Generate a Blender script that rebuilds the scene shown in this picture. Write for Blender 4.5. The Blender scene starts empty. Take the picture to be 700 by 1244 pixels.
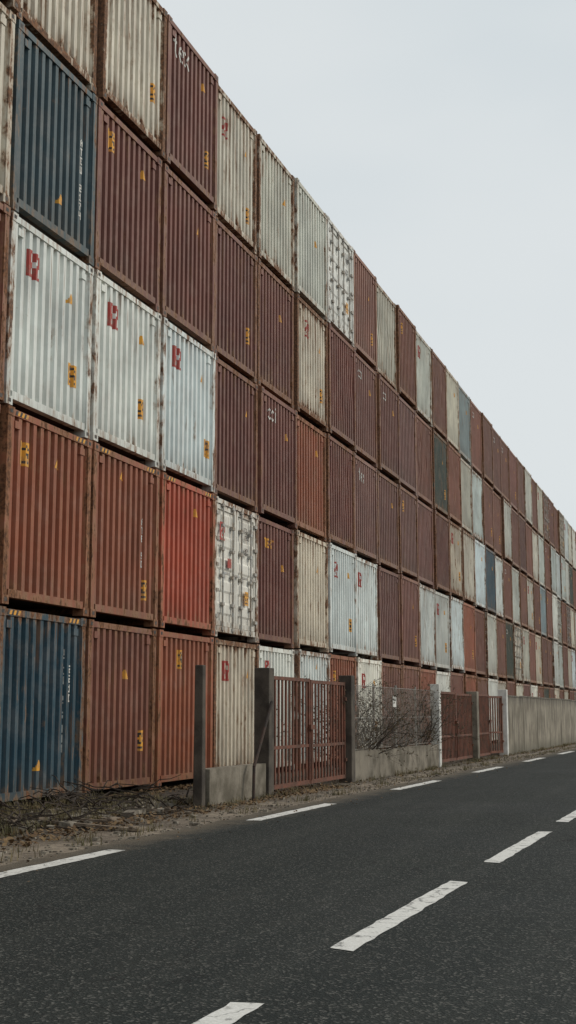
import bpy, math, random
from mathutils import Vector
random.seed(7)
sc=bpy.context.scene
sc.view_settings.view_transform='Standard'
sc.view_settings.look='None'
sc.view_settings.exposure=0
col=sc.collection

# ------------------------------------------------------------ node helpers
class NT:
    def __init__(s,nt): s.nt=nt
    def n(s,t,**kw):
        nd=s.nt.nodes.new(t)
        ins=kw.pop('ins',{})
        for k,v in kw.items(): setattr(nd,k,v)
        for k,v in ins.items(): s.put(nd.inputs[k],v)
        return nd
    def put(s,sock,v):
        if isinstance(v,bpy.types.NodeSocket): s.nt.links.new(v,sock)
        else: sock.default_value=v
    def math(s,op,a,b=0.0,c=None,clamp=False):
        nd=s.nt.nodes.new('ShaderNodeMath'); nd.operation=op; nd.use_clamp=clamp
        s.put(nd.inputs[0],a); s.put(nd.inputs[1],b)
        if c is not None: s.put(nd.inputs[2],c)
        return nd.outputs[0]
    def mr(s,v,a,b,c=0.0,d=1.0,smooth=True):
        nd=s.nt.nodes.new('ShaderNodeMapRange'); nd.interpolation_type='SMOOTHSTEP' if smooth else 'LINEAR'
        s.put(nd.inputs[0],v); s.put(nd.inputs[1],a); s.put(nd.inputs[2],b); s.put(nd.inputs[3],c); s.put(nd.inputs[4],d)
        return nd.outputs[0]
    def mix(s,f,a,b,bt='MIX'):
        nd=s.nt.nodes.new('ShaderNodeMix'); nd.data_type='RGBA'; nd.blend_type=bt
        s.put(nd.inputs[0],f)
        for i,v in ((6,a),(7,b)):
            if isinstance(v,(tuple,list)) and len(v)==3: v=(*v,1)
            s.put(nd.inputs[i],v)
        return nd.outputs[2]
    def noise(s,vec,scale,detail=5,rough=.55):
        nd=s.nt.nodes.new('ShaderNodeTexNoise')
        if vec is not None: s.put(nd.inputs['Vector'],vec)
        nd.inputs['Scale'].default_value=scale; nd.inputs['Detail'].default_value=detail; nd.inputs['Roughness'].default_value=rough
        return nd.outputs['Fac']
    def vmul(s,vec,t):
        nd=s.nt.nodes.new('ShaderNodeVectorMath'); nd.operation='MULTIPLY'
        s.put(nd.inputs[0],vec); nd.inputs[1].default_value=t; return nd.outputs[0]
    def vadd(s,a,b):
        nd=s.nt.nodes.new('ShaderNodeVectorMath'); nd.operation='ADD'
        s.put(nd.inputs[0],a); s.put(nd.inputs[1],b); return nd.outputs[0]

def newmat(name):
    m=bpy.data.materials.new(name); m.use_nodes=True
    nt=m.node_tree; b=nt.nodes['Principled BSDF']
    return m,NT(nt),b
def bump(h,b,height,strength,dist):
    nd=h.nt.nodes.new('ShaderNodeBump'); h.put(nd.inputs['Height'],height)
    nd.inputs['Strength'].default_value=strength; nd.inputs['Distance'].default_value=dist
    h.nt.links.new(nd.outputs[0],b.inputs['Normal'])

def mat_simple(name,c1,c2,scale=3,rough=.8,bs=.3,bd=.01,bscale=30,detail=6,lo=.35,hi=.65):
    m,h,b=newmat(name)
    tc=h.n('ShaderNodeTexCoord').outputs['Object']
    f=h.mr(h.noise(tc,scale,detail,.6),lo,hi)
    h.put(b.inputs['Base Color'],h.mix(f,c1,c2))
    b.inputs['Roughness'].default_value=rough
    bump(h,b,h.noise(tc,bscale,4),bs,bd)
    return m

# container paint -------------------------------------------------
def make_paint():
    m,h,b=newmat('container_paint')
    tc=h.n('ShaderNodeTexCoord').outputs['Object']
    oi=h.n('ShaderNodeObjectInfo')
    r=oi.outputs['Random']; al=oi.outputs['Alpha']; base=oi.outputs['Color']
    off=h.n('ShaderNodeCombineXYZ',ins={0:h.math('MULTIPLY',r,37.0),1:h.math('MULTIPLY',r,91.0),2:h.math('MULTIPLY',r,53.0)}).outputs[0]
    v=h.vadd(tc,off)
    n1=h.noise(v,.9,4,.6)
    n2=h.noise(h.vmul(v,(1,9,.55)),1.0,4,.6)
    n2b=h.noise(h.vmul(v,(1,30,1.3)),1.0,3,.6)
    n3=h.noise(h.vmul(v,(1,1.5,.75)),4.5,7,.68)
    n4=h.noise(v,22,4,.6)
    drip=h.noise(h.vmul(v,(1,17,.9)),1.0,4,.62)
    sep=h.n('ShaderNodeSeparateXYZ',ins={0:tc})
    ay=h.math('ABSOLUTE',sep.outputs[1]); z=sep.outputs[2]
    e1=h.mr(ay,1.02,1.16); e2=h.mr(z,.45,.05); e3=h.mr(z,2.3,2.58)
    edge=h.math('MAXIMUM',h.math('MAXIMUM',h.math('MULTIPLY',e1,1.25),e2),e3)
    rv=h.math('ADD',h.math('MULTIPLY',n2,.42),h.math('MULTIPLY',n3,.58))
    rv=h.math('ADD',rv,h.math('MULTIPLY',edge,h.math('ADD',.08,h.math('MULTIPLY',al,.15))))
    rv=h.math('ADD',rv,h.math('MULTIPLY',al,.13))
    rust=h.mr(rv,.675,.73)
    lum=h.mr(n1,.3,.7,.80,1.20,False)
    c=h.mix(1.0,base,h.n('ShaderNodeCombineColor',ins={0:lum,1:lum,2:lum}).outputs[0],'MULTIPLY')
    chalk=h.math('MULTIPLY',h.mr(h.noise(v,2.3,5,.7),.45,.72),.14)
    c=h.mix(chalk,c,(.48,.38,.31))
    dirt=h.math('MULTIPLY',h.mr(n2b,.45,.78),h.math('ADD',.10,h.math('MULTIPLY',al,.48)))
    c=h.mix(dirt,c,(.14,.086,.05))
    dr=h.math('MULTIPLY',h.mr(h.math('ADD',h.math('ADD',drip,h.math('MULTIPLY',al,.12)),h.mr(z,1.2,2.5,0,.06)),.64,.75),.6)
    c=h.mix(dr,c,(.22,.105,.046))
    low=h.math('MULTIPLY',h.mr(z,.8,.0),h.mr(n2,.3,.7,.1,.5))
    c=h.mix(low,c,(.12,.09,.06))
    halo=h.math('MULTIPLY',h.mr(rv,.60,.70),.5)
    c=h.mix(halo,c,(.31,.175,.085))
    rc=h.mix(h.mr(n4,.35,.65),(.070,.033,.020),(.23,.105,.05))
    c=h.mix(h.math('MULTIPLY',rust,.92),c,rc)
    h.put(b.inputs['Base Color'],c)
    h.put(b.inputs['Roughness'],h.mr(rust,0,1,.6,.9))
    b.inputs['Specular IOR Level'].default_value=.3
    hb=h.math('ADD',h.math('MULTIPLY',h.noise(v,2.6,3),1.3),h.math('MULTIPLY',rust,h.math('MULTIPLY',n4,.2)))
    bump(h,b,hb,.5,.03)
    return m
PAINT=make_paint()
def decalmat(name,c):
    m,h,b=newmat(name)
    tc=h.n('ShaderNodeTexCoord').outputs['Object']
    f=h.mr(h.noise(tc,9,6,.7),.45,.65)
    h.put(b.inputs['Base Color'],h.mix(h.math('MULTIPLY',f,.6),c,(.25,.17,.13)))
    b.inputs['Roughness'].default_value=.7
    return m
DW=decalmat('decal_white',(.64,.64,.60)); DR=decalmat('decal_red',(.38,.045,.035))
DY=decalmat('decal_yellow',(.76,.36,.035)); DK=decalmat('decal_black',(.03,.028,.026))
STEEL=mat_simple('galvanised_rusty_steel',(.42,.42,.40),(.28,.22,.16),6,.55,.2,.003,60)
DARK=mat_simple('underframe_dark',(.03,.024,.02),(.06,.035,.025),5,.9)
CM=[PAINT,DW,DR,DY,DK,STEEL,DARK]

# ------------------------------------------------------------ mesh builder
class MB:
    def __init__(s): s.v=[]; s.f=[]; s.m=[]
    def quad(s,a,b,c,d,mat=0):
        i=len(s.v); s.v+= [a,b,c,d]; s.f.append((i,i+1,i+2,i+3)); s.m.append(mat)
    def tri(s,a,b,c,mat=0):
        i=len(s.v); s.v+= [a,b,c]; s.f.append((i,i+1,i+2)); s.m.append(mat)
    def hexa(s,p,mat=0):
        i=len(s.v); s.v+=p
        for f in ((0,3,2,1),(4,5,6,7),(0,1,5,4),(1,2,6,5),(2,3,7,6),(3,0,4,7)):
            s.f.append(tuple(i+k for k in f)); s.m.append(mat)
    def box(s,x0,x1,y0,y1,z0,z1,mat=0):
        s.hexa([(x0,y0,z0),(x1,y0,z0),(x1,y1,z0),(x0,y1,z0),(x0,y0,z1),(x1,y0,z1),(x1,y1,z1),(x0,y1,z1)],mat)
    def tube(s,p,q,r0,r1,mat=0,n=6,caps=True):
        p=Vector(p); q=Vector(q); d=(q-p)
        if d.length<1e-6: return
        d.normalize(); u=d.orthogonal().normalized(); w=d.cross(u); i=len(s.v)
        for c,r in ((p,r0),(q,r1)):
            for k in range(n):
                a=2*math.pi*k/n; s.v.append(tuple(c+u*math.cos(a)*r+w*math.sin(a)*r))
        for k in range(n):
            s.f.append((i+k,i+(k+1)%n,i+n+(k+1)%n,i+n+k)); s.m.append(mat)
        if caps:
            s.f.append(tuple(i+n-1-k for k in range(n))); s.m.append(mat)
            s.f.append(tuple(i+n+k for k in range(n))); s.m.append(mat)
    def obj(s,name,mats,parent=None,loc=(0,0,0),bevel=0,mesh_only=False):
        me=bpy.data.meshes.new(name); me.from_pydata(s.v,[],s.f)
        for m in mats: me.materials.append(m)
        me.polygons.foreach_set('material_index',s.m); me.update()
        if mesh_only: return me
        o=bpy.data.objects.new(name,me); col.objects.link(o); o.location=loc
        if parent: o.parent=parent
        if bevel:
            b=o.modifiers.new('bevel','BEVEL'); b.width=bevel; b.segments=2; b.limit_method='ANGLE'
        return o

# ------------------------------------------------------------ containers
W=1.219; H=2.60; LEN=12.19
def profile():
    pts=[]; y=-1.105; n=11; p=2.21/n
    for i in range(n):
        pts+=[(y,-.018),(y+p*.42,-.018),(y+p*.54,-.075),(y+p*.88,-.075)]
        y+=p
    pts.append((1.105,-.018))
    return pts
PROF=profile()
def px(y,flat=None):
    if flat is not None: return flat
    if abs(y)>=1.105: return .0
    for (a,xa),(b,xb) in zip(PROF,PROF[1:]):
        if a<=y<=b: return xa+(xb-xa)*(y-a)/(b-a+1e-9)
    return 0
def cell(mb,ya,yb,za,zb,mat,flat=None):
    ys=[ya,yb]
    if flat is None:
        ys+= [y for y,_ in PROF if ya<y<yb]
    ys.sort()
    for a,b in zip(ys,ys[1:]):
        if b-a<1e-4: continue
        xa=px(a+1e-5,flat)+.004; xb=px(b-1e-5,flat)+.004
        mb.quad((xa,a,za),(xb,b,za),(xb,b,zb),(xa,a,zb),mat)
def bitmap(mb,rows,y,z,cw,ch,cmap,flat=None):
    for r,row in enumerate(rows):
        c=0
        while c<len(row):
            k=row[c]; e=c
            while e<len(row) and row[e]==k: e+=1
            if k in cmap: cell(mb,y+c*cw,y+e*cw,z-(r+1)*ch,z-r*ch,cmap[k],flat)
            c=e
def triangle(mb,y,z,s,flat=None):
    n=6
    for i in range(n):
        w=s*(1-i/n)*.5
        cell(mb,y-w,y+w,z+i*s*.85/n,z+(i+1)*s*.85/n,3,flat)
FONT={'0':'###,#.#,#.#,#.#,###','1':'.#.,##.,.#.,.#.,###','2':'###,..#,###,#..,###','3':'###,..#,.##,..#,###',
'4':'#.#,#.#,###,..#,..#','5':'###,#..,###,..#,###','6':'###,#..,###,#.#,###','7':'###,..#,.#.,.#.,.#.','8':'###,#.#,###,#.#,###',
'9':'###,#.#,###,..#,###','T':'###,.#.,.#.,.#.,.#.','E':'###,#..,##.,#..,###','X':'#.#,#.#,.#.,#.#,#.#','U':'#.#,#.#,#.#,#.#,###',
'A':'.#.,#.#,###,#.#,#.#','K':'#.#,##.,#..,##.,#.#','G':'###,#..,#.#,#.#,###','H':'#.#,#.#,###,#.#,#.#','C':'###,#..,#..,#..,###'}
# stroke lettering for big lower-case names: polylines in a 1 x 1.6 box
STROKE={'t':[[(.35,1.6),(.35,.2),(.5,0),(.8,.05)],[(.0,1.05),(.75,1.05)]],
 'e':[[(.05,.55),(.85,.62),(.8,.95),(.45,1.08),(.1,.85),(.03,.4),(.3,.02),(.8,.12)]],
 'x':[[(.05,1.05),(.85,.0)],[(.85,1.05),(.05,.0)]],
 'c':[[(.8,.9),(.45,1.08),(.08,.8),(.05,.3),(.4,0),(.8,.15)]],
 'a':[[(.8,1.05),(.8,0)],[(.8,.85),(.4,1.08),(.05,.7),(.05,.3),(.4,0),(.8,.25)]],
 'i':[[(.3,1.05),(.3,0)],[(.3,1.35),(.3,1.5)]]}
def stext(mb,t,y,z,s,mat=1):
    w=s*.10
    for ch in t:
        for pl in STROKE[ch]:
            for (a,b),(c,d) in zip(pl,pl[1:]):
                n=max(2,int(math.hypot(c-a,d-b)*s/.02))
                for i in range(n):
                    q=[(a+(c-a)*j/n,b+(d-b)*j/n) for j in (i,i+1)]
                    P=[(y+u*s,z-1.6*s+v*s) for u,v in q]
                    ty,tz=P[1][0]-P[0][0],P[1][1]-P[0][1]; l=math.hypot(ty,tz) or 1
                    ny,nz=-tz/l*w,ty/l*w; ey,ez=ty/l*w*.3,tz/l*w*.3
                    x=max(px(P[0][0]),px(P[1][0]))+.005+(i%2)*.0008
                    mb.quad((x,P[0][0]-ny-ey,P[0][1]-nz-ez),(x,P[1][0]-ny+ey,P[1][1]-nz+ez),(x,P[1][0]+ny+ey,P[1][1]+nz+ez),(x,P[0][0]+ny-ey,P[0][1]+nz-ez),mat)
        y+=s*1.05
def vtext(mb,t,y,z,s,mat=1,flat=None):
    for ch in t:
        if ch!=' ': bitmap(mb,FONT[ch].split(','),y,z,s,s,{'#':mat},flat)
        z-=s*6.2
def htext(mb,t,y,z,s,mat=1,flat=None):
    for ch in t:
        if ch!=' ': bitmap(mb,FONT[ch].split(','),y,z,s,s,{'#':mat},flat)
        y+=s*4
LOGO=['#######.','##...###','##..##.#','##.##..#','####..##','###..##.','##.####.','##..###.','########']
LBL=['yyyyyyy','ykkykyy','ykykyky','yyyyyyy','ykyykky','ykkyyky','yyyyyyy','ykkkyky','yyyyyyy']
def base_container(mb):
    for sg in (-1,1):
        n=44; p=(LEN-.24)/n; x=-.12
        pts=[]
        for i in range(n):
            pts+=[(x,1.205),(x-p*.35,1.205),(x-p*.5,1.17),(x-p*.85,1.17)]; x-=p
        pts.append((x,1.205))
        for (a,ya),(b,yb) in zip(pts,pts[1:]):
            q=[(a,sg*ya,.15),(b,sg*yb,.15),(b,sg*yb,2.5),(a,sg*ya,2.5)]
            if sg<0: q.reverse()
            mb.quad(*q,0)
    mb.box(-LEN+.1,-.11,-1.2,1.2,2.50,2.565,0)
    mb.box(-LEN+.1,-.11,-1.16,1.16,.12,.17,6)
    mb.box(-LEN+.02,-LEN+.1,-1.11,1.11,.15,2.5,0)
    for sg in (-1,1):
        a,b=sorted((sg*1.11,sg*W))
        mb.box(-.14,0,a,b,.118,H-.118,0); mb.box(-LEN,-LEN+.14,a,b,.118,H-.118,0)
        a2,b2=sorted((sg*1.06,sg*(W+.004)))
        for z0,z1 in ((0,.118),(H-.118,H)):
            mb.box(-.178,.008,a2,b2,z0,z1,0); mb.box(-LEN-.006,-LEN+.178,a2,b2,z0,z1,0)
            yc=(a2+b2)/2
            mb.quad((.0105,yc-.035,z0+.035),(.0105,yc+.035,z0+.035),(.0105,yc+.035,z0+.085),(.0105,yc-.035,z0+.085),4)
        a3,b3=sorted((sg*1.13,sg*1.212))
        mb.box(-LEN+.18,-.18,a3,b3,H-.1,H-.02,0); mb.box(-LEN+.18,-.18,a3,b3,.05,.19,0)
    mb.box(-.12,-.002,-1.06,1.06,H-.105,H-.018,0)
    mb.box(-LEN,-LEN+.12,-1.06,1.06,H-.105,H-.018,0)
    mb.box(-.12,-.004,-1.06,1.06,.095,.20,0)
    mb.box(-LEN,-LEN+.12,-1.06,1.06,.095,.20,0)
def corr_mesh(decals=(),dents=0):
    mb=MB(); base_container(mb)
    z0,z1=.20,H-.105
    R=random.Random(dents)
    dn=[(R.uniform(-.9,.9),R.uniform(.5,2.1),R.uniform(.12,.3),R.uniform(-.035,-.012)) for _ in range(4 if dents else 0)]
    n_=14 if dents else 1
    def P(y,x,z):
        for (dy,dz,s,dd) in dn:
            q=((y-dy)**2+(z-dz)**2)/(s*s)
            if q<6: x+=dd*math.exp(-q)
        return (x,y,z)
    for (a,xa),(b,xb) in zip(PROF,PROF[1:]):
        for i in range(n_):
            za=z0+(z1-z0)*i/n_; zb=z0+(z1-z0)*(i+1)/n_
            mb.quad(P(a,xa,za),P(b,xb,za),P(b,xb,zb),P(a,xa,zb),0)
    for yy in (-.95,.93):
        mb.box(-.06,-.004,yy-.07,yy+.07,z1-.16,z1-.06,0)
    for d in decals:
        k=d[0]
        if k=='logo': bitmap(mb,LOGO,d[1],d[2],.038,.042,{'#':2})
        elif k=='label': bitmap(mb,LBL,d[1],d[2],.037,.036,{'y':3,'k':4})
        elif k=='tri': triangle(mb,d[1],d[2],.17)
        elif k=='vtext': vtext(mb,d[3],d[1],d[2],.022)
        elif k=='htext': htext(mb,d[3],d[1],d[2],d[4],d[5] if len(d)>5 else 1)
        elif k=='stext': stext(mb,d[3],d[1],d[2],d[4])
        elif k=='plate': cell(mb,d[1],d[1]+d[3],d[2]-d[4],d[2],1)
        elif k=='hazard':
            for sg in (-1,1):
                for i in range(6):
                    a=sg*(.70+i*.055); a,b=sorted((a,a+sg*.055))
                    sh=.03
                    mb.quad((.002,a,H-.09),(.002,b,H-.09),(.002,b+sh,H-.03),(.002,a+sh,H-.03),3 if i%2==0 else 4)
    return mb.obj('container_mesh',CM,mesh_only=True)
def door_mesh(red=True):
    mb=MB(); base_container(mb)
    z0,z1=.20,H-.105
    for sg in (-1,1):
        a,b=sorted((sg*.012,sg*1.10))
        mb.box(-.09,-.055,a,b,z0+.01,z1-.01,0)
        mb.box(-.055,-.028,a,b,z0+.01,z0+.10,0); mb.box(-.055,-.028,a,b,z1-.10,z1-.01,0)
        c,d=sorted((sg*.012,sg*.09)); mb.box(-.055,-.026,c,d,z0+.10,z1-.10,0)
        c,d=sorted((sg*1.02,sg*1.10)); mb.box(-.055,-.026,c,d,z0+.10,z1-.10,0)
        for i in range(5):
            zz=z0+.22+i*.42
            mb.hexa([(-.055,a+.09,zz),(-.036,a+.09,zz+.04),(-.036,b-.09,zz+.04),(-.055,b-.09,zz),
                     (-.055,a+.09,zz+.24),(-.036,a+.09,zz+.2),(-.036,b-.09,zz+.2),(-.055,b-.09,zz+.24)],0)
        for yy in (.24,.78):
            y=sg*yy
            mb.tube((.0,y,.10),(.0,y,H-.06),.019,.019,5,8)
            for zz in (.16,.62,1.15,1.65,2.1,H-.12):
                mb.box(-.04,.022,y-.055,y+.055,zz-.03,zz+.03,5)
            mb.box(.0,.03,y-.02,y+.30,1.18,1.22,5)
        for i in range(5):
            zz=.35+i*.48
            c,d=sorted((sg*1.0,sg*1.14)); mb.box(-.026,.014,c,d,zz,zz+.06,5)
    mb.box(-.08,-.05,-.012,.012,z0,z1,4)
    if red:
        bitmap(mb,LOGO,-.98,2.15,.034,.038,{'#':2},.002)
        bitmap(mb,['rrr','rrr'],-.55,1.5,.07,.09,{'r':2},.002)
    bitmap(mb,LBL,.42,.95,.03,.03,{'y':3,'k':4},.002)
    htext(mb,'TCK 4021',.33,2.2,.018,4,.002); htext(mb,'22G1',.38,2.05,.018,4,.002)
    bitmap(mb,['k.kk.k','kkk.kk','k.k.k.','kk.kkk','.kkk.k'],.40,1.8,.03,.03,{'k':4},.002)
    return mb.obj('container_door_mesh',CM,mesh_only=True)

C={'W':(.70,.735,.70,.20),'B':(.63,.585,.485,.40),'G':(.58,.59,.52,.28),'M':(.168,.062,.046,.22),'R':(.205,.078,.050,.32),
   'O':(.275,.088,.044,.24),'P':(.42,.082,.040,.14),'S':(.052,.088,.106,.18),'N':(.022,.062,.090,.18),'D':(.065,.088,.07,.35),
   'T':(.28,.34,.345,.22),'d':(.74,.74,.69,.18)}
ROWS=["BBBMBGGdRGRGRGTRRRRMRBRGRMR",
      "BSMMMMBMMMMRDRGGRRBRMRBGRGWG",
      "RWWWMMOMMMMMMBBWSWRGRBRTRWGR",
      "ROOPdMBWWMMWWWORBRDBGRBRRWGR",
      "MNROBWWOWRROWRORWBRGMWRDRBRG"]
DEC={
 (0,0):[('label',.62,2.0),('tri',.2,2.3)],(0,1):[('label',.6,1.1),],(0,2):[('stext',-.95,2.42,'tex',.24),('label',.62,.95),('tri',.5,2.0)],
 (0,3):[('logo',-.8,2.1),('tri',.6,1.8),('label',.6,.8)],(0,4):[('tri',.55,1.7)],(0,5):[('tri',.3,1.5)],
 (1,0):[('tri',.15,.55),('vtext',.72,1.75,'ATEU 2174')],(1,1):[('label',-.85,2.3),('tri',.5,2.0),],(1,2):[('tri',.4,1.9),('vtext',.8,1.8,'GCU 83')],
 (1,3):[('label',.6,1.0)],(1,4):[('tri',.3,1.7)],(1,5):[('logo',-.6,2.2),('tri',.6,1.7),('label',.6,.9)],
 (2,0):[('logo',-.72,2.25),('tri',.55,1.85),('label',.52,.98),('vtext',.93,1.5,'01')],
 (2,1):[('logo',-.72,2.25),('tri',.5,1.9),('label',.4,1.0)],(2,2):[('logo',-.72,2.25),('tri',.6,1.9),('label',.72,.9)],
 (2,3):[('tri',.6,1.8)],(2,4):[('stext',-.75,2.35,'cai',.2),('tri',.5,1.8)],(2,5):[('tri',.5,1.9)],(2,7):[('stext',-.7,2.3,'tex',.2)],
 (3,0):[('label',-.85,2.2),('tri',.2,2.0),('hazard',)],(3,1):[('tri',-.2,2.2),('label',.62,.72),('hazard',),('vtext',.55,1.7,'ATE 90')],
 (3,2):[('tri',.3,2.05),('hazard',)],(3,4):[('htext',-.7,2.2,'TEXT',.04,3),('tri',.5,1.6)],(3,5):[('tri',.4,1.8)],(3,6):[('logo',-.8,2.2),('tri',.5,1.9),('label',.5,.9)],
 (4,0):[('vtext',.62,2.15,'ATEU 217490'),('vtext',.75,1.9,'2210'),('tri',-.05,.45),('hazard',)],(4,1):[('tri',.1,1.75),('label',.62,.95)],
 (4,2):[('tri',.5,1.2),('label',-.45,2.3),('plate',-.3,2.28,.12,.3)],(4,3):[('logo',-.75,2.2),('tri',.6,1.9)],(4,4):[('logo',-.7,2.3)],(4,5):[('tri',.2,2.2)],
}
generic=[corr_mesh([('tri',.5,1.8)]),corr_mesh([('tri',.4,1.7),('label',.6,.9)]),corr_mesh([('stext',-.75,2.3,'cai',.17),('tri',.5,1.8)]),
         corr_mesh([('label',-.8,2.2)]),corr_mesh([]),corr_mesh([],5),corr_mesh([],6),corr_mesh([],8)]
genW=[corr_mesh([('logo',-.75,2.2),('tri',.5,1.9),('label',.5,.95)]),corr_mesh([('tri',.5,1.9)]),corr_mesh([('logo',-.75,2.2)]),corr_mesh([],9),corr_mesh([],12)]
doorm=[door_mesh(True),door_mesh(False)]
S0=14.89; PITCH=2.56; WX=-8.93
LV=[.03,2.70,5.41,8.17,11.02,13.87]
rnd=random.Random(11)
for k in range(-6,60):
    cy=rnd.uniform(-.015,.015); zb=rnd.uniform(.0,.06) if k>3 else .005
    for r in range(5):
        if -1<=k<len(ROWS[r])-1: t=ROWS[r][k+1]
        else: t=rnd.choices('RMBGWOSDT',[22,16,15,18,15,8,2,2,3])[0]
        if t=='d': me=doorm[0 if r==3 else 1]
        elif (r,k) in DEC: me=corr_mesh(DEC[(r,k)])
        elif k>16 and rnd.random()<.06: me=doorm[1]
        else: me=rnd.choice(genW if t in 'WBG' else generic)
        o=bpy.data.objects.new('shipping_container',me); col.objects.link(o)
        lvl=4-r
        o.scale=(1,1.015,(LV[lvl+1]-LV[lvl]-.035)/H)
        o.location=(WX+rnd.uniform(-.05,.05),S0+k*PITCH+PITCH/2+cy+rnd.uniform(-.025,.025),LV[lvl]+zb)
        o.rotation_euler=(0,0,math.radians(rnd.uniform(-.15,.15)))
        c=C[t]; v=rnd.uniform(.80,1.2); w=rnd.uniform(-.08,.08)
        if k<=6: v=rnd.uniform(.94,1.06); w*=.5
        a=c[3]+rnd.uniform(-.12,.25)
        if (r,k)==(4,3): a=.66
        if (r,k) in((0,0),(0,1)): a=.66
        if (r,k)==(1,5): a=.72
        if r==2 and k in (0,1,2): a=.18+.03*k
        fd=rnd.uniform(.02,.16) if k>6 and t in 'RMO' else 0   # random pale tan tint on red-brown containers of the farther columns
        cc=[c[0]*v*(1+w),c[1]*v,c[2]*v*(1-w)]
        cc=[x*(1-fd)+y*fd for x,y in zip(cc,(.42,.33,.29))]
        o.color=(min(1,cc[0]),cc[1],cc[2],max(0,min(1,a)))

# ------------------------------------------------------------ ground, road
def LX(base,s): return -(base-.022*s)
def make_ground():
    m,h,b=newmat('ground_soil')
    tc=h.n('ShaderNodeTexCoord').outputs['Object']
    n1=h.noise(tc,.35,6,.65); n2=h.noise(tc,5,8,.7); n3=h.noise(tc,45,4,.7)
    c=h.mix(h.mr(n2,.35,.65),(.045,.034,.025),(.11,.085,.062))
    c=h.mix(h.math('MULTIPLY',h.mr(n1,.48,.62),.6),c,(.055,.055,.028))
    c=h.mix(h.math('MULTIPLY',h.mr(n3,.5,.7),.4),c,(.20,.17,.135))
    h.put(b.inputs['Base Color'],c); b.inputs['Roughness'].default_value=.95
    bump(h,b,h.math('ADD',n2,h.math('MULTIPLY',n3,.4)),.8,.05)
    return m
SOIL=make_ground()
mb=MB(); mb.quad((-3000,-3000,0),(3000,-3000,0),(3000,3000,0),(-3000,3000,0))
mb.obj('ground',[SOIL])
def make_gravel():
    m,h,b=newmat('gravel_verge')
    tc=h.n('ShaderNodeTexCoord').outputs['Object']
    n1=h.noise(tc,1.1,6,.65); n2=h.noise(tc,9,6,.7); n3=h.noise(tc,60,3,.7)
    c=h.mix(h.mr(n1,.35,.62),(.11,.086,.062),(.28,.228,.172))
    c=h.mix(h.math('MULTIPLY',h.mr(n2,.46,.64),.65),c,(.06,.046,.032))
    c=h.mix(h.math('MULTIPLY',h.mr(n3,.5,.72),.4),c,(.33,.28,.22))
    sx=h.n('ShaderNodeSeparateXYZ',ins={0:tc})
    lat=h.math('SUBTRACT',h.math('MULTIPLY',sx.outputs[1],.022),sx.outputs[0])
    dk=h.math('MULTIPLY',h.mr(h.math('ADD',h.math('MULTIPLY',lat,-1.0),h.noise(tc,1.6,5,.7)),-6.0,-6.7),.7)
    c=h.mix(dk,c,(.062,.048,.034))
    h.put(b.inputs['Base Color'],c); b.inputs['Roughness'].default_value=.95
    bump(h,b,h.math('ADD',n2,h.math('MULTIPLY',n3,.5)),.8,.03)
    return m
GRAV=make_gravel()
def strip(name,b0,b1,s0,s1,z,mat,step=2.0,jit0=0,jit1=0,seed=1):
    r=random.Random(seed); mb=MB(); s=s0; rows=[]
    while True:
        ss=min(s,s1)
        rows.append(((LX(b0,ss)+r.uniform(-jit0,jit0),ss,z),(LX(b1,ss)+r.uniform(-jit1,jit1),ss,z)))
        if s>=s1: break
        s+=step
    for (a,b),(c,d) in zip(rows,rows[1:]): mb.quad(a,b,d,c)
    return mb.obj(name,[mat])
def make_asphalt():
    m,h,b=newmat('asphalt')
    tc=h.n('ShaderNodeTexCoord').outputs['Object']
    n1=h.noise(tc,.25,5,.6); n2=h.noise(h.vmul(tc,(1.6,.10,1)),1.0,4,.6); n3=h.noise(tc,70,3,.7); n5=h.noise(tc,16,5,.7)
    n6=h.noise(tc,2.0,5,.65)
    vor=h.n('ShaderNodeTexVoronoi',ins={'Vector':tc,'Scale':75.0})
    c=h.mix(h.mr(n1,.35,.65),(.015,.0195,.0185),(.023,.028,.026))
    c=h.mix(h.math('MULTIPLY',h.mr(n2,.42,.68),.65),c,(.038,.042,.038))
    c=h.mix(h.math('MULTIPLY',h.mr(n6,.5,.7),.4),c,(.040,.041,.036))
    c=h.mix(h.math('MULTIPLY',h.mr(n5,.5,.7),.45),c,(.011,.013,.012))
    sep=h.n('ShaderNodeSeparateColor',ins={0:vor.outputs['Color']})
    c=h.mix(h.math('MULTIPLY',h.mr(sep.outputs[0],.80,.98),.75),c,(.16,.155,.14))
    c=h.mix(h.math('MULTIPLY',h.mr(n3,.45,.6),.5),c,(.010,.012,.0115))
    warp=h.vadd(tc,h.vmul(h.n('ShaderNodeTexNoise',ins={'Vector':tc,'Scale':1.5,'Detail':5}).outputs['Color'],(1.4,1.4,0)))
    v2=h.n('ShaderNodeTexVoronoi',feature='DISTANCE_TO_EDGE',ins={'Vector':warp,'Scale':.3})
    cr=h.math('MULTIPLY',h.mr(v2.outputs['Distance'],.0,.0035,1,0),h.mr(h.noise(tc,.5,3),.46,.56))
    c=h.mix(h.math('MULTIPLY',cr,.8),c,(.006,.006,.006))
    sx=h.n('ShaderNodeSeparateXYZ',ins={0:tc})
    lat=h.math('SUBTRACT',h.math('MULTIPLY',sx.outputs[1],.022),sx.outputs[0])
    dust=h.math('MULTIPLY',h.mr(h.math('ADD',lat,h.math('MULTIPLY',h.noise(tc,2.2,6,.7),1.0)),5.9,6.6),.65)
    c=h.mix(dust,c,(.19,.155,.115))
    h.put(b.inputs['Base Color'],c)
    h.put(b.inputs['Roughness'],h.mr(n1,.3,.7,.74,.92)); b.inputs['Specular IOR Level'].default_value=.2
    bump(h,b,h.math('ADD',h.math('MULTIPLY',vor.outputs['Distance'],1.0),n3),.8,.008)
    return m
ASPH=make_asphalt()
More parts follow.
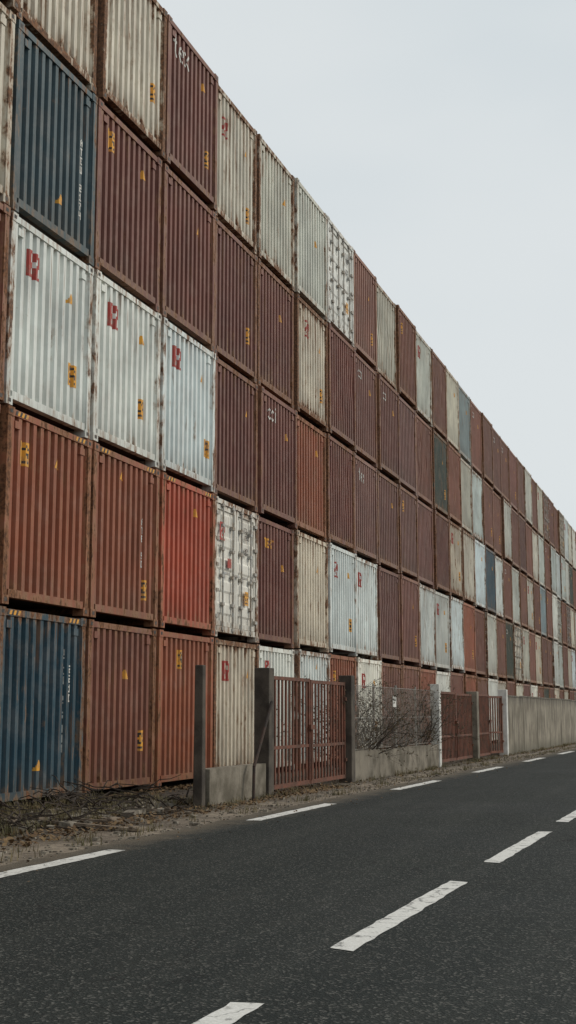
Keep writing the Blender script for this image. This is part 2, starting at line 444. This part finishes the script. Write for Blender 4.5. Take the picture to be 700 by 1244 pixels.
strip('gravel_verge',5.9,7.9,-60,400,.004,GRAV,.35,0,.25,3)
strip('road',-1.85,6.02,-60,400,.008,ASPH,.25,.03,.05,4)
def make_linepaint():
    m,h,b=newmat('road_paint')
    tc=h.n('ShaderNodeTexCoord').outputs['Object']
    n=h.noise(tc,6,7,.75); n2=h.noise(tc,60,4,.7)
    warp=h.vadd(tc,h.vmul(h.n('ShaderNodeTexNoise',ins={'Vector':tc,'Scale':6.0,'Detail':4}).outputs['Color'],(.25,.25,0)))
    v2=h.n('ShaderNodeTexVoronoi',feature='DISTANCE_TO_EDGE',ins={'Vector':warp,'Scale':2.6})
    cr=h.mr(v2.outputs['Distance'],.0,.022,1,0)
    wear=h.math('MAXIMUM',h.mr(h.math('ADD',h.math('MULTIPLY',n,.75),h.math('MULTIPLY',n2,.25)),.54,.61),h.math('MULTIPLY',cr,.85))
    c=h.mix(h.mr(n2,.4,.6),(.60,.59,.55),(.72,.71,.68))
    c=h.mix(h.math('MULTIPLY',wear,.85),c,(.06,.06,.056))
    h.put(b.inputs['Base Color'],c); b.inputs['Roughness'].default_value=.75
    bump(h,b,n2,.4,.004)
    return m
LP=make_linepaint()
def dashes(name,base,w,start,period,length,n,seed):
    r=random.Random(seed); mb=MB()
    for i in range(n):
        s=start+i*period; L=length; m=24
        pts=[]
        for j in range(m+1):
            ss=s+L*j/m; e=.008
            pts.append(((LX(base+w/2,ss)+r.uniform(-e,e),ss+(r.uniform(-.04,.04) if j in(0,m) else 0),.012),(LX(base-w/2,ss)+r.uniform(-e,e),ss+(r.uniform(-.04,.04) if j in(0,m) else 0),.012)))
        for (a,b),(c,d) in zip(pts,pts[1:]): mb.quad(a,b,d,c)
    mb.obj(name,[LP])
dashes('centre_line_marking',2.16,.15,2.6-4.4*10,4.4,3.05,80,5)
dashes('edge_line_marking',5.66,.19,8.2-6.65*8,6.65,3.1,60,6)
dashes('edge_line_marking',-1.40,.19,8.2-6.65*8,6.65,3.1,60,8)

# ------------------------------------------------------------ fences
CONC=mat_simple('weathered_concrete',(.10,.085,.06),(.24,.21,.165),2.2,.9,.5,.01,40)
CONCD=mat_simple('dark_concrete',(.04,.032,.025),(.095,.078,.06),3,.9,.5,.01,40)
WPOST=mat_simple('whitewashed_post',(.50,.49,.45),(.68,.67,.63),4,.8,.3,.006,30)
def make_plaster():
    m,h,b=newmat('stained_plaster')
    tc=h.n('ShaderNodeTexCoord').outputs['Object']
    n=h.noise(tc,1.2,6,.65); st=h.noise(h.vmul(tc,(3,3,.5)),1.5,5,.6)
    c=h.mix(h.mr(n,.35,.65),(.18,.155,.115),(.31,.275,.215))
    c=h.mix(h.math('MULTIPLY',h.mr(st,.45,.68),.75),c,(.075,.063,.045))
    z=h.n('ShaderNodeSeparateXYZ',ins={0:tc}).outputs[2]
    c=h.mix(h.math('MULTIPLY',h.mr(z,.5,.0),.6),c,(.08,.075,.05))
    c=h.mix(h.math('MULTIPLY',h.mr(z,1.45,1.8),h.mr(st,.35,.6,.2,.7)),c,(.07,.062,.05))
    h.put(b.inputs['Base Color'],c); b.inputs['Roughness'].default_value=.9
    bump(h,b,h.noise(tc,25,5),.5,.01); return m
PLAS=make_plaster()
GATE=mat_simple('rusty_red_gate_paint',(.17,.060,.034),(.09,.040,.024),5,.8,.3,.004,50)
WIRE=mat_simple('galvanised_wire',(.36,.35,.32),(.20,.16,.12),8,.5)
FB=7.1
def fx(s): return LX(FB,s)
def post(s,name,mat,h,w=.22,tap=0):
    mb=MB(); x=fx(s); g=w/2
    mb.hexa([(x-g,s-g,-.1),(x+g,s-g,-.1),(x+g,s+g,-.1),(x-g,s+g,-.1),(x-g+tap,s-g+tap,h),(x+g-tap,s-g+tap,h),(x+g-tap,s+g-tap,h),(x-g+tap,s+g-tap,h)])
    return mb.obj(name,[mat],bevel=.015)
def lowwall(s0,s1,h,name,mat,th=.2):
    mb=MB(); n=max(2,int((s1-s0)/.8)); r=random.Random(int(s0))
    g=th/2
    hs=[h+r.uniform(-.012,.012) for _ in range(n+1)]
    for i in range(n):
        a=s0+(s1-s0)*i/n; b=s0+(s1-s0)*(i+1)/n-.004
        mb.hexa([(fx(a)-g,a,-.1),(fx(a)+g,a,-.1),(fx(b)+g,b,-.1),(fx(b)-g,b,-.1),(fx(a)-g,a,hs[i]),(fx(a)+g,a,hs[i]),(fx(b)+g,b,hs[i+1]),(fx(b)-g,b,hs[i+1])])
    return mb.obj(name,[mat])
post(16.6,'weathered_fence_post',CONCD,1.93,.14,tap=.01)
lowwall(16.72,18.92,.52,'low_concrete_wall',CONC)
post(19.1,'concrete_gate_post',CONCD,1.97,.25)
mb=MB(); mb.tube((fx(19.0)+.17,18.98,1.45),(fx(18)+.22,18.1,.5),.024,.024,0,8)
mb.tube((fx(18)+.22,18.1,.5),(fx(17.9)+.25,18.0,.02),.024,.024,0,8)
mb.obj('leaning_steel_pole',[DARK])
def gate_leaf(mb,p,q,h,nb=9,z0=.09):
    P=Vector((p[0],p[1],0)); Q=Vector((q[0],q[1],0)); d=(Q-P); L=d.length; d.normalize(); nrm=Vector((d.y,-d.x,0))
    def bx(a,b,za,zb,t):
        A=P+d*a; B=P+d*b; n=nrm*t
        mb.hexa([tuple(A-n+Vector((0,0,za))),tuple(A+n+Vector((0,0,za))),tuple(B+n+Vector((0,0,za))),tuple(B-n+Vector((0,0,za))),
                 tuple(A-n+Vector((0,0,zb))),tuple(A+n+Vector((0,0,zb))),tuple(B+n+Vector((0,0,zb))),tuple(B-n+Vector((0,0,zb)))])
    bx(0,.06,z0,h,.025); bx(L-.06,L,z0,h,.025)
    bx(.06,L-.06,h-.06,h-.004,.023); bx(.06,L-.06,z0+.004,z0+.07,.023)
    bx(.06,L-.06,h*.38,h*.38+.05,.021)
    for i in range(nb):
        a=.06+(L-.12)*(i+.5)/nb
        bx(a-.027,a+.027,z0+.06,h-.05,.012)
def gate(name,s0,s1,h,nb=10,open_last=0.0):
    mb=MB(); m=(s0+s1)/2
    gate_leaf(mb,(fx(s0),s0),(fx(m),m-.02),h,nb)
    q=(fx(s1),s1); mid=(fx(m)-open_last,m+.02)
    gate_leaf(mb,mid,q,h-.02,nb)
    for s in (s0+.02,s1-.02):
        for z in (.4,1.5): mb.box(fx(s)-.04,fx(s)+.05,s-.05,s+.05,z,z+.06)
    mb.box(fx(m)+.026,fx(m)+.07,m-.12,m+.12,1.0,1.08)
    mb.tube((fx(m)+.05,m-.05,1.0),(fx(m)+.05,m-.05,.15),.012,.012,0,6)
    return mb.obj(name,[GATE])
gate('steel_gate',19.27,23.33,1.86,11)
post(23.5,'concrete_gate_post',CONCD,1.97,.25)
lowwall(23.65,30.62,.55,'low_concrete_wall',CONC)
post(30.8,'whitewashed_gate_post',WPOST,1.96,.22)
gate('steel_gate',30.95,35.0,1.80,12)
post(35.2,'timber_gate_post',CONC,1.85,.3)
gate('steel_gate',35.4,39.6,1.80,12,.5)
post(39.85,'whitewashed_gate_post',WPOST,1.98,.26)
mb=MB(); s0,s1=23.7,30.65; z0,z1=.57,1.80; sp=.065; r=.0028
hh=z1-z0
def wire(a,za,b,zb):
    mb.tube((fx(a),a,za),(fx(b),b,zb),r,r,0,3,False)
k=-hh
while k<s1-s0:
    a=max(0,k); b=min(s1-s0,k+hh)
    if b>a:
        wire(s0+a,z0+(a-k),s0+b,z0+(b-k)); wire(s0+a,z1-(a-k),s0+b,z1-(b-k))
    k+=sp
for z in (z0+.02,(z0+z1)/2,z1): mb.tube((fx(s0),s0,z),(fx(s1),s1,z),.005,.005,0,5)
for i in range(1,4):
    s=s0+(s1-s0)*i/4; mb.tube((fx(s)-.03,s,.5),(fx(s)-.03,s,z1+.06),.022,.022,0,8)
mb.obj('chain_link_fence',[WIRE])
mb=MB(); s=26.9
mb.box(fx(s)+.01,fx(s)+.02,s-.14,s+.14,1.4,1.62); mb.box(fx(s)+.021,fx(s)+.023,s-.1,s+.1,1.53,1.56,1)
mb.obj('notice_sign',[WPOST,DK])
mb=MB(); s=40.1; g=.1; rr=random.Random(3)
while s<190:
    L=3.0; a,b=s,s+L-.18; h=1.78+rr.uniform(-.02,.02)
    mb.hexa([(fx(a)-g,a,-.1),(fx(a)+g,a,-.1),(fx(b)+g,b,-.1),(fx(b)-g,b,-.1),(fx(a)-g,a,h),(fx(a)+g,a,h),(fx(b)+g,b,h),(fx(b)-g,b,h)])
    mb.hexa([(fx(a)-g-.02,a,h+.002),(fx(a)+g+.02,a,h+.002),(fx(b)+g+.02,b,h+.002),(fx(b)-g-.02,b,h+.002),(fx(a)-g-.02,a,h+.045),(fx(a)+g+.02,a,h+.045),(fx(b)+g+.02,b,h+.045),(fx(b)-g-.02,b,h+.045)])
    mb.hexa([(fx(b)-.11,b+.002,-.1),(fx(b)+.108,b+.002,-.1),(fx(b)+.108,b+.178,-.1),(fx(b)-.11,b+.178,-.1),(fx(b)-.11,b+.002,h+.05),(fx(b)+.108,b+.002,h+.05),(fx(b)+.108,b+.178,h+.05),(fx(b)-.11,b+.178,h+.05)])
    s+=L
mb.obj('plaster_boundary_wall',[PLAS])

# ------------------------------------------------------------ vegetation and litter
BARK=mat_simple('dry_twig_bark',(.022,.016,.012),(.065,.046,.032),12,.9)
STRAW=mat_simple('dry_straw',(.21,.165,.085),(.10,.09,.04),3,.9)
LEAF=mat_simple('dry_leaves',(.10,.055,.025),(.20,.13,.06),4,.9)
GLEAF=mat_simple('withered_leaves',(.045,.038,.02),(.11,.07,.03),6,.9)
def shrub(mb,p,h,r,seed,lean):
    R=random.Random(seed)
    def grow(p,d,l,rad,dep):
        n=4
        for i in range(n):
            d=(d+Vector((R.gauss(0,.18),R.gauss(0,.18),R.gauss(-.02,.14)))).normalized()
            q=p+d*l/n
            if q.z>2.0: return
            mb.tube(p,q,rad,rad*.85,0,4,False); rad*=.85; p=q
            if dep<2 and R.random()<.30:
                for _ in range(2):
                    a=Vector((R.gauss(0,1),R.gauss(0,1),R.gauss(0,1))).normalized()*.03; b_=a.orthogonal().normalized()*.018
                    mb.quad(tuple(p),tuple(p+a*.5+b_),tuple(p+a),tuple(p+a*.5-b_),1)
            if dep>0 and R.random()<.85:
                nd=(d+Vector((R.gauss(0,.65),R.gauss(0,.65),R.gauss(.05,.4)))).normalized()
                grow(p,nd,l*R.uniform(.45,.8),rad*.7,dep-1)
    for i in range(r):
        d=Vector((R.gauss(lean,.3),R.gauss(0,.5),1)).normalized()
        grow(Vector(p)+Vector((R.uniform(-.2,.2),R.uniform(-.35,.35),-.03)),d,h*R.uniform(.6,1),.017,3)
def shrub_obj(name,p,h,r,seed,lean=0):
    mb=MB(); shrub(mb,(0,0,0),h,r,seed,lean); return mb.obj(name,[BARK,GLEAF],loc=p)
shrub_obj('bare_shrub',(fx(25)-.35,25.0,0),1.7,12,1,.10)
shrub_obj('bare_shrub',(fx(26)-.4,26.1,0),1.5,9,12,.06)
shrub_obj('bare_shrub',(fx(27.5)-.5,27.4,0),1.1,4,2)
shrub_obj('bare_shrub',(fx(29.3)-.4,29.2,0),1.7,9,3)
shrub_obj('bare_shrub',(fx(30.1)-.35,30.1,0),1.6,9,4)
mb=MB(); R=random.Random(21)
for i in range(170):
    s=R.uniform(12.3,17.4); x=R.uniform(-8.6,-6.9); a=R.uniform(0,6.28); l=R.uniform(.25,1.0); z=R.uniform(.015,.26)*(1 if s>13.5 else .4)
    p=Vector((x,s,z))
    for j in range(4):
        a+=R.gauss(0,.35); q=p+Vector((math.cos(a)*l/4,math.sin(a)*l/4,R.gauss(0,.05))); q.z=max(.012,q.z)
        mb.tube(p,q,.013-.002*j,.011-.002*j,0,4,False); p=q
mb.obj('fallen_branches',[BARK])
def rock(mb,x,y,z,s,R):
    import itertools
    pts=[]
    for (a,b,c) in itertools.product((-1,1),(-1,1),(-1,1)):
        pts.append((x+a*s*R.uniform(.5,1),y+b*s*R.uniform(.5,1),z+c*s*R.uniform(.3,.6)+s*.3))
    p=[pts[i] for i in (0,4,6,2,1,5,7,3)]
    mb.hexa(p)
STONE=mat_simple('rubble_stone',(.10,.085,.065),(.29,.255,.205),9,.95)
mb=MB(); R=random.Random(5)
for i in range(2600):
    s=R.uniform(8,45)if R.random()<.7 else R.uniform(8,110); t=R.random()**1.6; b=6.0+t*1.6
    rock(mb,LX(b,s),s,.004,R.uniform(.006,.022)*(1 if R.random()<.93 else 2.2),R)
mb.obj('roadside_stones',[STONE])
mb=MB()
for i in range(230):
    s=R.gauss(15.2,1.1); x=R.gauss(-7.5,.3); rock(mb,x,s,.004,R.uniform(.02,.10),R)
mb.obj('rubble_pile',[STONE])
WOOD=mat_simple('weathered_wood',(.12,.09,.065),(.27,.215,.16),6,.9)
for (x,s,l,a,w) in ((-7.35,14.4,1.3,1.15,.07),(-7.05,13.9,.8,1.6,.06),(-7.8,15.7,1.1,.7,.08),(-7.0,15.6,.6,1.9,.05),(-6.75,13.3,1.5,1.35,.05),(-7.6,13.2,.9,.4,.07)):
    mb=MB(); mb.box(-w,w,-l/2,l/2,0,.03)
    mb.box(-w-.01,w+.01,-l/2+.05,-l/2+.11,.032,.05); mb.box(-w-.01,w+.01,l/2-.11,l/2-.05,.032,.05)
    o=mb.obj('wooden_plank',[WOOD],loc=(x,s,.03),bevel=.004); o.rotation_euler=(.03,.06,a)
mb=MB()
def leaf(x,y,z,s):
    a=R.uniform(0,6.28); u=Vector((math.cos(a),math.sin(a),R.gauss(0,.35)))*s; v=Vector((-math.sin(a),math.cos(a),R.gauss(0,.35)))*s*.6
    p=Vector((x,y,z)); mb.quad(tuple(p-u),tuple(p-v),tuple(p+u),tuple(p+v))
for i in range(7500):
    s=R.uniform(10,22) if R.random()<.65 else R.uniform(10,60)
    x=LX(6.55,s)-abs(R.gauss(0,.75))
    if R.random()<.4: x=WX+abs(R.gauss(0,.3))
    leaf(x,s,.02+R.random()*.03,R.uniform(.012,.040))
for i in range(250):
    s=R.uniform(6,40); leaf(LX(R.uniform(5.2,6.1),s),s,.02,R.uniform(.008,.022))
mb.obj('leaf_litter',[LEAF])
mb=MB()
def tuft(x,y,n,h):
    for i in range(n):
        a=R.uniform(0,6.28); w=.0045; l=h*R.uniform(.4,1); b=R.uniform(.1,.6)
        p=Vector((x+R.gauss(0,.05),y+R.gauss(0,.05),0)); d=Vector((math.cos(a)*b,math.sin(a)*b,1)).normalized()
        sd=Vector((-math.sin(a),math.cos(a),0))*w
        q=p+d*l*.6; t=q+(d+Vector((math.cos(a)*.5,math.sin(a)*.5,-.3)))*l*.4
        mb.quad(tuple(p-sd),tuple(p+sd),tuple(q+sd*.7),tuple(q-sd*.7)); mb.tri(tuple(q-sd*.7),tuple(q+sd*.7),tuple(t))
for i in range(900):
    m=R.random()
    if m<.55: s=R.uniform(10,17.5); x=WX+R.uniform(.03,1.9)
    elif m<.8: s=R.uniform(16,60); x=fx(s)+.16+abs(R.gauss(0,.08))
    else: s=R.uniform(10,60); x=LX(6.1+abs(R.gauss(0,.15)),s)
    tuft(x,s,R.randint(6,18),R.uniform(.06,.30) if m<.55 else R.uniform(.05,.2))
mb.obj('dry_grass',[STRAW])

# ------------------------------------------------------------ sky and sun
w=bpy.data.worlds.new('World'); sc.world=w; w.use_nodes=True
h=NT(w.node_tree); bg=w.node_tree.nodes['Background']
sky=w.node_tree.nodes.new('ShaderNodeTexSky'); sky.sky_type='NISHITA'; sky.sun_disc=False
tosun=Vector((.66,.50,.56)).normalized()
sky.sun_elevation=math.asin(tosun.z); sky.sun_rotation=math.atan2(tosun.x,tosun.y)
sky.air_density=1.0; sky.dust_density=3.0
tc=h.n('ShaderNodeTexCoord').outputs['Generated']
cl=h.noise(h.vmul(tc,(1,1,2.5)),1.6,4,.5)
cloud=h.mix(h.mr(cl,.3,.7),(6.4,7.05,7.35),(7.45,7.85,7.95))
h.put(bg.inputs[0],h.mix(.93,sky.outputs[0],cloud))
bg.inputs[1].default_value=.1
sd=bpy.data.lights.new('sun','SUN'); sd.energy=1.5; sd.angle=math.radians(14); sd.color=(1,.92,.79)
so=bpy.data.objects.new('sun',sd); col.objects.link(so); so.rotation_euler=tosun.to_track_quat('Z','Y').to_euler()

# ------------------------------------------------------------ camera
cd=bpy.data.cameras.new('camera'); co=bpy.data.objects.new('camera',cd); col.objects.link(co); sc.camera=co
cd.sensor_fit='HORIZONTAL'; cd.sensor_width=36; cd.lens=1569/700*36; cd.clip_end=8000
co.location=(0,0,1.28); co.rotation_euler=(math.radians(90+8.84),0,math.radians(18.23))
